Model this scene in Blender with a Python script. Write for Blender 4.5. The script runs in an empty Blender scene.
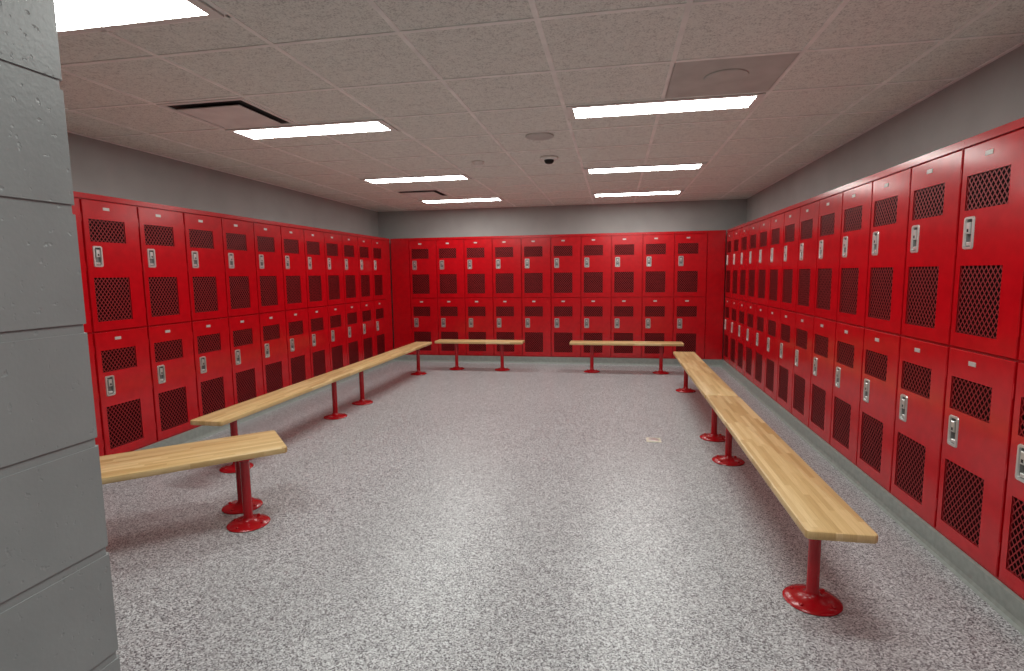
import bpy, bmesh, math, random
from mathutils import Vector, Matrix
random.seed(4)
sc=bpy.context.scene
COL=bpy.context.collection

# ---------------- camera / room constants ----------------
F=549.72; PIT=math.radians(6.384); YAW=math.radians(10.609); ROL=math.radians(0.731); CH=1.396
XR,XL,D=1.578,-3.567,8.46
WXR,WXL,WD,WF=1.903,-3.880,8.750,-1.6
H=2.4526; LW=0.4572; CB=0.10; G=0.61
GX=0.2817; GY=-0.03

# ---------------- material helpers ----------------
def newmat(name):
    m=bpy.data.materials.new(name); m.use_nodes=True
    nt=m.node_tree; b=nt.nodes['Principled BSDF']
    return m,nt,b
def N(nt,t,**kw):
    n=nt.nodes.new(t)
    for k,v in kw.items(): setattr(n,k,v)
    return n
def coord(nt,kind='Object',scale=(1,1,1),rot=(0,0,0)):
    tc=N(nt,'ShaderNodeTexCoord'); mp=N(nt,'ShaderNodeMapping')
    mp.inputs['Scale'].default_value=scale; mp.inputs['Rotation'].default_value=rot
    nt.links.new(tc.outputs[kind],mp.inputs[0]); return mp.outputs[0]
def noise(nt,vec,scale,detail=2,rough=.5):
    n=N(nt,'ShaderNodeTexNoise'); n.inputs['Scale'].default_value=scale
    n.inputs['Detail'].default_value=detail; n.inputs['Roughness'].default_value=rough
    nt.links.new(vec,n.inputs['Vector']); return n
def ramp(nt,fac,stops,interp='LINEAR'):
    r=N(nt,'ShaderNodeValToRGB'); cr=r.color_ramp; cr.interpolation=interp
    while len(cr.elements)<len(stops): cr.elements.new(.5)
    for e,(p,c) in zip(cr.elements,stops):
        e.position=p; e.color=(c[0],c[1],c[2],1)
    nt.links.new(fac,r.inputs[0]); return r
def bump(nt,b,height,strength=.3,dist=.002):
    n=N(nt,'ShaderNodeBump'); n.inputs['Strength'].default_value=strength; n.inputs['Distance'].default_value=dist
    nt.links.new(height,n.inputs['Height']); nt.links.new(n.outputs[0],b.inputs['Normal']); return n

def simple(name,col,rough,metal=0.,bs=0,bstr=.1,bd=.001,spec=.5):
    m,nt,b=newmat(name)
    v=coord(nt); n=noise(nt,v,bs or 6,3)
    c2=tuple(min(1,x*1.12) for x in col); c1=tuple(x*.9 for x in col)
    r=ramp(nt,n.outputs['Fac'],[(.3,c1),(.7,c2)])
    nt.links.new(r.outputs[0],b.inputs['Base Color'])
    b.inputs['Roughness'].default_value=rough; b.inputs['Metallic'].default_value=metal
    b.inputs['Specular IOR Level'].default_value=spec
    if bs: bump(nt,b,n.outputs['Fac'],bstr,bd)
    return m

RED=simple('red_enamel',(.44,.0016,.006),.19,bs=14,bstr=.06,bd=.003,spec=.6)
REDV=simple('red_mesh_enamel',(.24,.0015,.004),.45)
REDP=simple('red_post_paint',(.36,.003,.008),.22)
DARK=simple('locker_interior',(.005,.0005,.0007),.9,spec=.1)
CHROME=simple('chrome',(.70,.70,.68),.30,.85)
CUP=simple('handle_cup',(.24,.235,.23),.42,.6)
PLATE=simple('number_plate',(.50,.47,.45),.4,.3)
BLACK=simple('dark_gap',(.010,.010,.010),.8)
WHITEP=simple('white_fixture',(.76,.77,.74),.45)
GRIDM=simple('ceiling_tee',(.88,.885,.85),.5)
CURB=simple('curb_epoxy',(.25,.27,.25),.45,bs=30,bstr=.1)
SPK=simple('speaker_grille',(.52,.52,.49),.6)
BRASS=simple('cleanout_brass',(.66,.64,.52),.35,.3)

# painted wall
def wall_mat():
    m,nt,b=newmat('grey_wall_paint')
    v=coord(nt); n=noise(nt,v,3,4); n2=noise(nt,v,180,2)
    r=ramp(nt,n.outputs['Fac'],[(.3,(.335,.338,.33)),(.7,(.385,.388,.378))])
    nt.links.new(r.outputs[0],b.inputs['Base Color']); b.inputs['Roughness'].default_value=.7
    bump(nt,b,n2.outputs['Fac'],.2,.001); return m
WALL=wall_mat()
def block_mat():
    m,nt,b=newmat('painted_block')
    v=coord(nt)
    n=noise(nt,v,70,2,.5); n2=noise(nt,v,9,3); n3=noise(nt,v,130,1)
    r=ramp(nt,n2.outputs['Fac'],[(.3,(.235,.25,.252)),(.7,(.265,.28,.282))])
    nt.links.new(r.outputs[0],b.inputs['Base Color'])
    pit=ramp(nt,n.outputs['Fac'],[(.25,(0,0,0)),(.34,(1,1,1))])
    mx=N(nt,'ShaderNodeMath',operation='MULTIPLY_ADD'); mx.inputs[1].default_value=.35
    nt.links.new(n3.outputs['Fac'],mx.inputs[0]); nt.links.new(pit.outputs[0],mx.inputs[2])
    bump(nt,b,mx.outputs[0],.35,.0024)
    b.inputs['Roughness'].default_value=.35
    return m
BLOCK=block_mat()
def floor_mat():
    m,nt,b=newmat('epoxy_flake_floor')
    v=coord(nt)
    nd=noise(nt,v,100,2)
    vm=N(nt,'ShaderNodeVectorMath',operation='MULTIPLY_ADD')
    nt.links.new(nd.outputs['Color'],vm.inputs[0]); vm.inputs[1].default_value=(.008,.008,.008); nt.links.new(v,vm.inputs[2])
    vo=N(nt,'ShaderNodeTexVoronoi'); vo.inputs['Scale'].default_value=200
    nt.links.new(vm.outputs[0],vo.inputs['Vector'])
    sep=N(nt,'ShaderNodeSeparateColor'); nt.links.new(vo.outputs['Color'],sep.inputs[0])
    r=ramp(nt,sep.outputs[0],[(0,(.085,.075,.085)),(.14,(.20,.19,.20)),(.34,(.34,.34,.35)),(.58,(.46,.465,.475)),(.82,(.62,.63,.64))],'CONSTANT')
    big=noise(nt,v,1.2,3)
    r2=ramp(nt,big.outputs['Fac'],[(.3,(.94,.94,.94)),(.7,(1,1,1))])
    mix=N(nt,'ShaderNodeMix',data_type='RGBA',blend_type='MULTIPLY'); mix.inputs[0].default_value=1
    nt.links.new(r.outputs[0],mix.inputs[6]); nt.links.new(r2.outputs[0],mix.inputs[7])
    nt.links.new(mix.outputs[2],b.inputs['Base Color'])
    b.inputs['Roughness'].default_value=.34
    return m
FLOOR=floor_mat()
def tile_mat():
    m,nt,b=newmat('acoustic_tile')
    v=coord(nt)
    n=noise(nt,v,120,3,.7); n2=noise(nt,v,30,3,.6)
    ad=N(nt,'ShaderNodeMath',operation='MULTIPLY_ADD'); ad.inputs[1].default_value=.45
    nt.links.new(n2.outputs['Fac'],ad.inputs[0]); nt.links.new(n.outputs['Fac'],ad.inputs[2])
    r=ramp(nt,ad.outputs[0],[(.52,(.50,.52,.485)),(.70,(.77,.795,.745)),(.88,(.85,.875,.82))])
    nt.links.new(r.outputs[0],b.inputs['Base Color']); b.inputs['Roughness'].default_value=.95
    b.inputs['Specular IOR Level'].default_value=.1
    bump(nt,b,ad.outputs[0],.3,.002); return m
TILE=tile_mat()
def wood_mat():
    m,nt,b=newmat('laminated_bamboo')
    v=coord(nt)
    sx=N(nt,'ShaderNodeSeparateXYZ'); nt.links.new(v,sx.inputs[0])
    my=N(nt,'ShaderNodeMath',operation='MULTIPLY'); my.inputs[1].default_value=42; nt.links.new(sx.outputs[1],my.inputs[0])
    fy=N(nt,'ShaderNodeMath',operation='FLOOR'); nt.links.new(my.outputs[0],fy.inputs[0])
    w=N(nt,'ShaderNodeTexWhiteNoise',noise_dimensions='1D'); nt.links.new(fy.outputs[0],w.inputs['W'])
    mxx=N(nt,'ShaderNodeMath',operation='MULTIPLY_ADD'); mxx.inputs[1].default_value=2.8
    nt.links.new(sx.outputs[0],mxx.inputs[0])
    w5=N(nt,'ShaderNodeMath',operation='MULTIPLY'); w5.inputs[1].default_value=9; nt.links.new(w.outputs[0],w5.inputs[0])
    nt.links.new(w5.outputs[0],mxx.inputs[2])
    fx=N(nt,'ShaderNodeMath',operation='FLOOR'); nt.links.new(mxx.outputs[0],fx.inputs[0])
    cb=N(nt,'ShaderNodeCombineXYZ'); nt.links.new(fx.outputs[0],cb.inputs[0]); nt.links.new(fy.outputs[0],cb.inputs[1])
    w2=N(nt,'ShaderNodeTexWhiteNoise',noise_dimensions='2D'); nt.links.new(cb.outputs[0],w2.inputs['Vector'])
    r=ramp(nt,w2.outputs[0],[(0,(.50,.325,.135)),(.5,(.62,.43,.20)),(1,(.73,.54,.285))])
    mp=N(nt,'ShaderNodeMapping'); mp.inputs['Scale'].default_value=(5,150,20); nt.links.new(v,mp.inputs[0])
    g=noise(nt,mp.outputs[0],1.5,4,.6)
    r2=ramp(nt,g.outputs['Fac'],[(.3,(.84,.80,.74)),(.65,(1,1,1))])
    mix=N(nt,'ShaderNodeMix',data_type='RGBA',blend_type='MULTIPLY'); mix.inputs[0].default_value=1
    nt.links.new(r.outputs[0],mix.inputs[6]); nt.links.new(r2.outputs[0],mix.inputs[7])
    nt.links.new(mix.outputs[2],b.inputs['Base Color']); b.inputs['Roughness'].default_value=.36
    return m
WOOD=wood_mat()
def emis(name,s,c=(.965,1,.955)):
    m,nt,b=newmat(name)
    b.inputs['Base Color'].default_value=(.9,.9,.9,1)
    b.inputs['Emission Color'].default_value=(*c,1); b.inputs['Emission Strength'].default_value=s; return m
LED=emis('led_lens',27)

# ---------------- mesh builder ----------------
class MB:
    def __init__(s): s.v=[];s.f=[];s.m=[];s.mats=[]
    def mi(s,mat):
        if mat not in s.mats: s.mats.append(mat)
        return s.mats.index(mat)
    def face(s,pts,mat):
        i=len(s.v); s.v.extend([tuple(p) for p in pts]); s.f.append(tuple(range(i,i+len(pts)))); s.m.append(s.mi(mat))
    def box(s,x0,x1,y0,y1,z0,z1,mat,skip=''):
        a=[(x0,y0,z0),(x1,y0,z0),(x1,y1,z0),(x0,y1,z0),(x0,y0,z1),(x1,y0,z1),(x1,y1,z1),(x0,y1,z1)]
        fs={'b':(3,2,1,0),'t':(4,5,6,7),'f':(0,1,5,4),'r':(1,2,6,5),'k':(2,3,7,6),'l':(3,0,4,7)}
        for k,f in fs.items():
            if k not in skip: s.face([a[j] for j in f],mat)
    def chbox(s,x0,x1,y0,y1,z0,z1,c,mat):
        o=[(x0,z0),(x1,z0),(x1,z1),(x0,z1)]; n=[(x0+c,z0+c),(x1-c,z0+c),(x1-c,z1-c),(x0+c,z1-c)]
        s.face([(p[0],y0,p[1]) for p in n],mat)
        for i in range(4):
            j=(i+1)%4
            s.face([(o[i][0],y0+c,o[i][1]),(o[j][0],y0+c,o[j][1]),(n[j][0],y0,n[j][1]),(n[i][0],y0,n[i][1])],mat)
            s.face([(o[i][0],y1,o[i][1]),(o[j][0],y1,o[j][1]),(o[j][0],y0+c,o[j][1]),(o[i][0],y0+c,o[i][1])],mat)
    def loops(s,L,mat,cap0=False,cap1=False):
        n=len(L[0])
        for a,b in zip(L[:-1],L[1:]):
            for i in range(n):
                j=(i+1)%n
                s.face([a[i],a[j],b[j],b[i]],mat)
        if cap0: s.face(list(reversed(L[0])),mat)
        if cap1: s.face(L[-1],mat)
    def lathe(s,cx,cy,prof,mat,seg=32,cap0=True,cap1=True):
        L=[[(cx+r*math.cos(2*math.pi*i/seg),cy+r*math.sin(2*math.pi*i/seg),z) for i in range(seg)] for r,z in prof]
        s.loops(L,mat,cap0,cap1)
    def mesh(s,name,smooth=False,merge=True):
        me=bpy.data.meshes.new(name); me.from_pydata(s.v,[],s.f)
        for m in s.mats: me.materials.append(m)
        for p,i in zip(me.polygons,s.m): p.material_index=i
        if merge:
            bm=bmesh.new(); bm.from_mesh(me); bmesh.ops.remove_doubles(bm,verts=bm.verts,dist=1e-5)
            bm.to_mesh(me); bm.free()
        if smooth:
            me.polygons.foreach_set('use_smooth',[True]*len(me.polygons))
            me.set_sharp_from_angle(angle=math.radians(35))
        me.update(); return me
def add(name,me,loc=(0,0,0),rz=0):
    o=bpy.data.objects.new(name,me); o.location=loc; o.rotation_euler=(0,0,rz); COL.objects.link(o); return o
def boxobj(name,x0,x1,y0,y1,z0,z1,mat):
    b=MB(); cx,cy=(x0+x1)/2,(y0+y1)/2
    b.box(x0-cx,x1-cx,y0-cy,y1-cy,0,z1-z0,mat); return add(name,b.mesh(name),(cx,cy,z0))

# ---------------- room shell ----------------
boxobj('floor',WXL-.1,WXR+.1,WF-.1,WD+.1,-.1,0,FLOOR)
boxobj('wall_left',WXL-.1,WXL,WF,WD,0,H+.05,WALL)
boxobj('wall_right',WXR,WXR+.1,WF,WD,0,H+.05,WALL)
boxobj('wall_back',WXL-.1,WXR+.1,WD,WD+.1,0,H+.05,WALL)
boxobj('wall_front',WXL-.1,WXR+.1,WF-.1,WF,0,H+.05,WALL)

# ceiling: tiles + tee grid
b=MB()
b.box(WXL-.1,WXR+.1,WF-.1,WD+.1,H+.003,H+.10,TILE)
t=.012
x=GX
while x>WXL: x-=G
x+=G
xs=[]
while x<WXR: xs.append(x); x+=G
y=GY
while y>WF: y-=G
y+=G
ys=[]
while y<WD: ys.append(y); y+=G
for x in xs: b.box(x-t,x+t,WF,WD,H-.001,H+.003,GRIDM,skip='t')
for y in ys: b.box(WXL,WXR,y-t,y+t,H-.0015,H+.003,GRIDM,skip='t')
b.box(WXL,WXL+.022,WF,WD,H-.002,H+.003,GRIDM); b.box(WXR-.022,WXR,WF,WD,H-.002,H+.003,GRIDM)
b.box(WXL,WXR,WD-.022,WD,H-.002,H+.003,GRIDM)
add('ceiling',b.mesh('ceiling',merge=False))

# light fixtures 1x4
lb=MB(); a,c=.596,.148; fr=.032; fx=.045
lb.box(-a,a,-c,c,-.004,.003,WHITEP,skip='b')
for (x0,x1,y0,y1) in [(-a,a,-c,-c+fr),(-a,a,c-fr,c),(-a,-a+fx,-c+fr,c-fr),(a-fx,a,-c+fr,c-fr)]:
    lb.box(x0,x1,y0,y1,-.006,0,WHITEP)
lb.face([(-a+fx,-c+fr,-.004),(-a+fx,c-fr,-.004),(a-fx,c-fr,-.004),(a-fx,-c+fr,-.004)],LED)
lm=lb.mesh('ceiling_light_panel',merge=False)
for yy in (GY+3*G+.155,GY+6*G+.155,GY+9*G+.455,GY+12*G+.455):
    for xx in (GX,GX-4*G):
        add('ceiling_light_panel',lm,(xx,yy,H-.004))
for yy in (GY-1*G+.455,):
    add('ceiling_light_panel',lm,(GX,yy,H-.004))
b=MB()
for k in (3,6):
    for xx in (GX,GX-4*G): b.box(xx-G,xx+G,GY+k*G+.305,GY+k*G+.329,-.001,.003,GRIDM)
for k in (9,12):
    for xx in (GX,GX-4*G): b.box(xx-G,xx+G,GY+k*G+.281,GY+k*G+.305,-.001,.003,GRIDM)
add('trim_ceiling_tee',b.mesh('trim_ceiling_tee',merge=False),(0,0,H))

# diffuser vents (plaque type: dark slot around a flat drop panel)
db=MB(); q=.292
for (x0,x1,y0,y1) in [(-q,q,-q,-q+.03),(-q,q,q-.03,q),(-q,-q+.03,-q+.03,q-.03),(q-.03,q,-q+.03,q-.03)]:
    db.box(x0,x1,y0,y1,-.006,.002,WHITEP)
db.face([(-q+.03,-q+.03,.001),(-q+.03,q-.03,.001),(q-.03,q-.03,.001),(q-.03,-q+.03,.001)],BLACK)
db.box(-.215,.215,-.215,.215,-.020,-.015,WHITEP)
dm=db.mesh('ceiling_air_diffuser',merge=False)
for cy in (5,11): add('ceiling_air_diffuser',dm,(GX-4.5*G,GY+(cy+.5)*G,H))

# speaker tile
b=MB(); b.box(-.296,.296,-.296,.296,-.001,.002,SPK)
b.lathe(0,-.03,[(.115,-.001),(.115,-.007),(.108,-.010),(.10,-.009),(.02,-.012),(.001,-.012)],SPK,40)
add('ceiling_speaker',b.mesh('ceiling_speaker',True),(GX+.5*G,GY+5.5*G,H))
b=MB(); b.lathe(0,0,[(.11,0),(.11,-.006),(.10,-.010),(.04,-.012),(.001,-.012)],SPK,40)
add('ceiling_speaker',b.mesh('ceiling_speaker_round',True),(-.58,4.36,H))
b=MB(); b.lathe(0,0,[(.06,0),(.06,-.012),(.05,-.02),(.045,-.036),(.03,-.042),(.001,-.042)],WHITEP,32)
add('smoke_detector',b.mesh('smoke_detector',True),(-1.28,5.2,H))
b=MB(); b.lathe(0,0,[(.085,0),(.085,-.014),(.07,-.024),(.045,-.024)],WHITEP,32)  # small ceiling camera: white base with a dark dome
b.lathe(0,0,[(.045,-.022),(.042,-.040),(.028,-.055),(.001,-.060)],BLACK,32)
add('ceiling_camera',b.mesh('ceiling_camera',True),(-.60,5.16,H))

# ---------------- block partition at entry ----------------
x0,x1=-1.12,-.905; yend=.808
def rbox(bm_,x0,x1,y0,y1,z0,z1,r):
    vs=bmesh.ops.create_cube(bm_,size=1)['verts']
    bmesh.ops.scale(bm_,vec=(x1-x0,y1-y0,z1-z0),verts=vs)
    bmesh.ops.translate(bm_,vec=((x0+x1)/2,(y0+y1)/2,(z0+z1)/2),verts=vs)
    es=set(e for v in vs for e in v.link_edges)
    bmesh.ops.bevel(bm_,geom=list(es),offset=r,segments=3,affect='EDGES')
bm=bmesh.new()
zc=[0]+[.092+.2032*k for k in range(0,12)]
zc=[z for z in zc if z<H]+[H]
for i in range(len(zc)-1):
    z0,z1=zc[i],zc[i+1]
    yy=yend; first=True
    while yy>WF+.01:
        L=.4 if not (first and i%2) else .2
        y0=max(WF,yy-L)
        rbox(bm,x0,x1,y0+.002,yy,z0+.0022,z1-.0022,.006); yy=y0; first=False
rbox(bm,x0+.0035,x1-.0035,WF,yend-.005,0.001,H-.001,.003)
me=bpy.data.meshes.new('wall_partition'); bm.to_mesh(me); bm.free(); me.materials.append(BLOCK)
me.polygons.foreach_set('use_smooth',[True]*len(me.polygons)); me.set_sharp_from_angle(angle=math.radians(50))
add('wall_partition',me)

# ---------------- lockers ----------------
def clipline(x0,z0,dx,dz,w,h):
    t0,t1=-1e9,1e9
    for p,d,lo,hi in ((x0,dx,0,w),(z0,dz,0,h)):
        if abs(d)<1e-12: continue
        a=(lo-p)/d; c=(hi-p)/d
        if a>c: a,c=c,a
        t0=max(t0,a); t1=min(t1,c)
    return (t0,t1) if t1-t0>.004 else None
def vent(b,X0,X1,Z0,Z1):
    a_,b_=.030,.038; w=X1-X0; h=Z1-Z0; sw=.0029
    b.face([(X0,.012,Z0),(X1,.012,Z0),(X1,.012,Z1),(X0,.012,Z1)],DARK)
    for s in (1,-1):
        dx,dz=a_,-s*b_; ln=math.hypot(dx,dz); dx/=ln; dz/=ln
        nx,nz=-dz,dx
        for k in range(-30,60):
            c=clipline(k*a_,0,dx,dz,w,h)
            if not c: continue
            p=(X0+k*a_+dx*c[0],Z0+dz*c[0]); r=(X0+k*a_+dx*c[1],Z0+dz*c[1])
            yo=.003 if s>0 else .0036
            quad=[(p[0]-nx*sw,p[1]-nz*sw),(r[0]-nx*sw,r[1]-nz*sw),(r[0]+nx*sw,r[1]+nz*sw),(p[0]+nx*sw,p[1]+nz*sw)]
            quad=[(min(max(qx,X0-.002),X1+.002),min(max(qz,Z0-.002),Z1+.002)) for qx,qz in quad]
            b.face([(qx,yo,qz) for qx,qz in quad],REDV)
def door(b,x0,x1,z0,z1):
    c=.003
    v1=(x0+.036,x0+.322,z1-.285,z1-.130)
    v2=(x0+.036,x0+.322,z1-.845,z1-.535)
    hd=(x0+.052,x0+.112,z1-.455,z1-.320)
    xs=sorted({x0+c,v1[0],v1[1],hd[0],hd[1],x1-c})
    zs=sorted({z0+c,v1[2],v1[3],v2[2],v2[3],hd[2],hd[3],z1-c})
    holes=(v1,v2,hd)
    for i in range(len(xs)-1):
        for j in range(len(zs)-1):
            mx,mz=(xs[i]+xs[i+1])/2,(zs[j]+zs[j+1])/2
            if any(h[0]<mx<h[1] and h[2]<mz<h[3] for h in holes): continue
            b.face([(xs[i],0,zs[j]),(xs[i+1],0,zs[j]),(xs[i+1],0,zs[j+1]),(xs[i],0,zs[j+1])],RED)
    o=[(x0,z0),(x1,z0),(x1,z1),(x0,z1)]; n=[(x0+c,z0+c),(x1-c,z0+c),(x1-c,z1-c),(x0+c,z1-c)]
    for i in range(4):
        j=(i+1)%4
        b.face([(o[i][0],c,o[i][1]),(o[j][0],c,o[j][1]),(n[j][0],0,n[j][1]),(n[i][0],0,n[i][1])],RED)
        b.face([(o[i][0],.016,o[i][1]),(o[j][0],.016,o[j][1]),(o[j][0],c,o[j][1]),(o[i][0],c,o[i][1])],RED)
    for h in holes:
        q=[(h[0],h[2]),(h[1],h[2]),(h[1],h[3]),(h[0],h[3])]
        for i in range(4):
            j=(i+1)%4
            b.face([(q[i][0],0,q[i][1]),(q[j][0],0,q[j][1]),(q[j][0],.012,q[j][1]),(q[i][0],.012,q[i][1])],REDV)
    vent(b,*v1); vent(b,*v2)
    def rr(xa,xb,za,zb,r,y):
        pts=[]
        for cx,cz,a0 in ((xb-r,za+r,-90),(xb-r,zb-r,0),(xa+r,zb-r,90),(xa+r,za+r,180)):
            for k in range(5):
                a=math.radians(a0+22.5*k); pts.append((cx+r*math.cos(a),y,cz+r*math.sin(a)))
        return pts
    xa,xb,za,zb=hd[0]-.006,hd[1]+.006,hd[2]-.006,hd[3]+.006
    b.loops([rr(xa,xb,za,zb,.012,0),rr(xa+.002,xb-.002,za+.002,zb-.002,.012,-.005),rr(xa+.011,xb-.011,za+.011,zb-.011,.009,-.005),rr(xa+.013,xb-.013,za+.013,zb-.013,.008,.002)],CHROME)
    b.loops([rr(xa+.013,xb-.013,za+.013,zb-.013,.008,.002),rr(xa+.016,xb-.016,za+.018,zb-.016,.008,.014)],CUP,cap1=True)
    cx=(xa+xb)/2; cz=(za+zb)/2
    b.chbox(cx-.014,cx+.014,-.007,.012,cz-.004,cz+.048,.003,CHROME)
    b.box(cx-.006,cx+.006,-.0075,-.004,cz+.004,cz+.018,BLACK)
    b.chbox(cx-.017,cx+.017,-.001,.012,cz-.056,cz-.040,.002,CHROME)
    b.chbox(x0+.155,x0+.205,-.0025,0,z1-.062,z1-.042,.0008,PLATE)
    for hz in (.12,.455,.79):
        b.box(x1-.001,x1+.005,.001,.008,z0+hz-.03,z0+hz+.03,RED)
lk=MB(); W=LW-.001
TOP=1.885
lk.box(0,W,.016,.285,0,TOP,RED)
lk.box(0,W,.002,.016,TOP-.036,TOP,RED)
lk.box(0,W,.008,.016,0,.010,RED)
door(lk,.007,W-.007,.012,.920)
door(lk,.007,W-.007,.930,1.842)
LM=lk.mesh('double_tier_locker',merge=False)
for k in range(-5,11): add('double_tier_locker',LM,(XL,3.21+LW*k,CB),math.radians(90))
leftY0=3.21-5*LW; leftY1=3.21+11*LW
for k in range(-4,13): add('double_tier_locker',LM,(XR,2.955+LW*k,CB),math.radians(-90))
rightY0=2.955-5*LW
for k in range(0,10): add('double_tier_locker',LM,(-3.25+LW*k,D,CB),0)
bx1=-3.25+10*LW
def filler(name,w,loc,rz):
    b=MB(); b.chbox(0,w,.006,.05,0,TOP,.003,RED); b.box(0,w,.002,.016,TOP-.036,TOP+.0,RED)
    b.box(0,w,.045,.20,TOP-.02,TOP,RED)
    add(name,b.mesh(name,merge=False),loc,rz)
filler('locker_filler_panel',-3.25-XL-.008,(XL+.006,D,CB),0)
filler('locker_filler_panel',XR-bx1-.008,(bx1+.001,D,CB),0)
filler('locker_filler_panel',D-leftY1-.004,(XL,leftY1+.001,CB),math.radians(90))

def curb(name,x0,x1,y0,y1,side):
    b=MB(); b.box(x0,x1,y0,y1,0,CB-.0005,CURB)
    c=.022
    if side=='r':
        for (p,q_) in (((x0-c,.0),(x0-.006,.006)),((x0-.006,.006),(x0,.022))):
            b.face([(p[0],y0,p[1]),(p[0],y1,p[1]),(q_[0],y1,q_[1]),(q_[0],y0,q_[1])],CURB)
    if side=='l':
        for (p,q_) in (((x1+c,.0),(x1+.006,.006)),((x1+.006,.006),(x1,.022))):
            b.face([(p[0],y0,p[1]),(q_[0],y0,q_[1]),(q_[0],y1,q_[1]),(p[0],y1,p[1])],CURB)
    if side=='b':
        for (p,q_) in (((y0-c,.0),(y0-.006,.006)),((y0-.006,.006),(y0,.022))):
            b.face([(x0,p[0],p[1]),(x1,p[0],p[1]),(x1,q_[0],q_[1]),(x0,q_[0],q_[1])],CURB)
    add(name,b.mesh(name,merge=False))
curb('baseboard_right',XR-.012,WXR,rightY0,WD,'r')
curb('baseboard_left',WXL,XL+.012,leftY0,WD,'l')
curb('baseboard_back',XL+.013,XR-.013,D-.012,WD,'b')

# ---------------- benches ----------------
BH=.43; BT=.034
def plank(b,L,Wd,r=.022,e=.007):
    z0,z1=BH-BT,BH
    def loop(ins,z):
        pts=[]; hx,hy=L/2-ins,Wd/2-ins; rr=max(r-ins,.002)
        for cx,cy,a0 in ((hx-rr,-hy+rr,-90),(hx-rr,hy-rr,0),(-hx+rr,hy-rr,90),(-hx+rr,-hy+rr,180)):
            for k in range(7):
                a=math.radians(a0+15*k); pts.append((cx+rr*math.cos(a),cy+rr*math.sin(a),z))
        return pts
    b.loops([loop(e,z0),loop(e*.3,z0+e*.3),loop(0,z0+e),loop(0,z1-e),loop(e*.3,z1-e*.3),loop(e,z1)],WOOD,True,True)
def post(b,x,y):
    t=BH-BT
    b.lathe(x,y,[(.112,0.0005),(.114,.005),(.108,.011),(.075,.018),(.042,.024),(.030,.034),(.0245,.045),(.0245,t-.028),(.032,t-.016),(.07,t-.006),(.07,t)],REDP,40)
    for i in range(4):
        a=math.pi/4+i*math.pi/2; b.lathe(x+.088*math.cos(a),y+.088*math.sin(a),[(.009,.012),(.009,.019),(.005,.022)],REDP,10)
def bench(name,L,Wd,posts,loc,rz):
    b=MB(); plank(b,L,Wd)
    for p in posts: post(b,*p)
    add(name,b.mesh(name,True),loc,rz)
R90=math.radians(90)
BW=.25
def lb_(y0,y1,X,ps):
    c=(y0+y1)/2; bench('locker_room_bench',y1-y0,BW,[(p-c,0) for p in ps],(X,c,0),R90)
lb_(2.12,4.447,.835,[2.39,4.16]); lb_(4.453,6.90,.832,[4.74,6.63])
lb_(3.20,5.245,-2.73,[3.48,4.95]); lb_(5.255,7.60,-2.73,[5.55,7.33])
def tb(x0,x1,Y,ps):
    c=(x0+x1)/2; bench('locker_room_bench',x1-x0,BW,[(p-c,0) for p in ps],(c,Y,0),0)
tb(-2.60,-1.29,7.79,[-2.30,-1.61]); tb(-.62,.93,7.79,[-.31,.64])
L=1.40; dx,dy=math.cos(math.radians(223)),math.sin(math.radians(223))
ex,ey=-1.975,2.92
bench('wide_accessible_bench',L,.43,[(-L/2+.22,.14),(-L/2+.22,-.14),(L/2-.22,.14),(L/2-.22,-.14)],(ex+dx*L/2,ey+dy*L/2,0),math.radians(223))

b=MB(); b.box(-.06,.06,-.06,.06,0,.003,BRASS); b.lathe(0,0,[(.045,.003),(.045,.005),(.040,.0055)],CHROME,28)
add('floor_cleanout_cover',b.mesh('floor_cleanout_cover',True),(.33,4.61,0.0005))

# ---------------- world & camera ----------------
w=bpy.data.worlds.new('w'); sc.world=w; w.use_nodes=True
w.node_tree.nodes['Background'].inputs[0].default_value=(.5,.5,.5,1); w.node_tree.nodes['Background'].inputs[1].default_value=.05
fw=Vector((-math.sin(YAW)*math.cos(PIT),math.cos(YAW)*math.cos(PIT),-math.sin(PIT)))
r=Vector((math.cos(YAW),math.sin(YAW),0)); u=r.cross(fw)
r2=r*math.cos(ROL)-u*math.sin(ROL); u2=r*math.sin(ROL)+u*math.cos(ROL)
cam=bpy.data.cameras.new('camera'); co=bpy.data.objects.new('camera',cam); COL.objects.link(co)
M=Matrix(((r2.x,u2.x,-fw.x,0),(r2.y,u2.y,-fw.y,0),(r2.z,u2.z,-fw.z,CH),(0,0,0,1)))
co.matrix_world=M
cam.sensor_width=36; cam.lens=F/1024*36; cam.clip_start=.05
sc.camera=co
sc.view_settings.view_transform='Standard'
sc.view_settings.look='None'
sc.view_settings.exposure=0
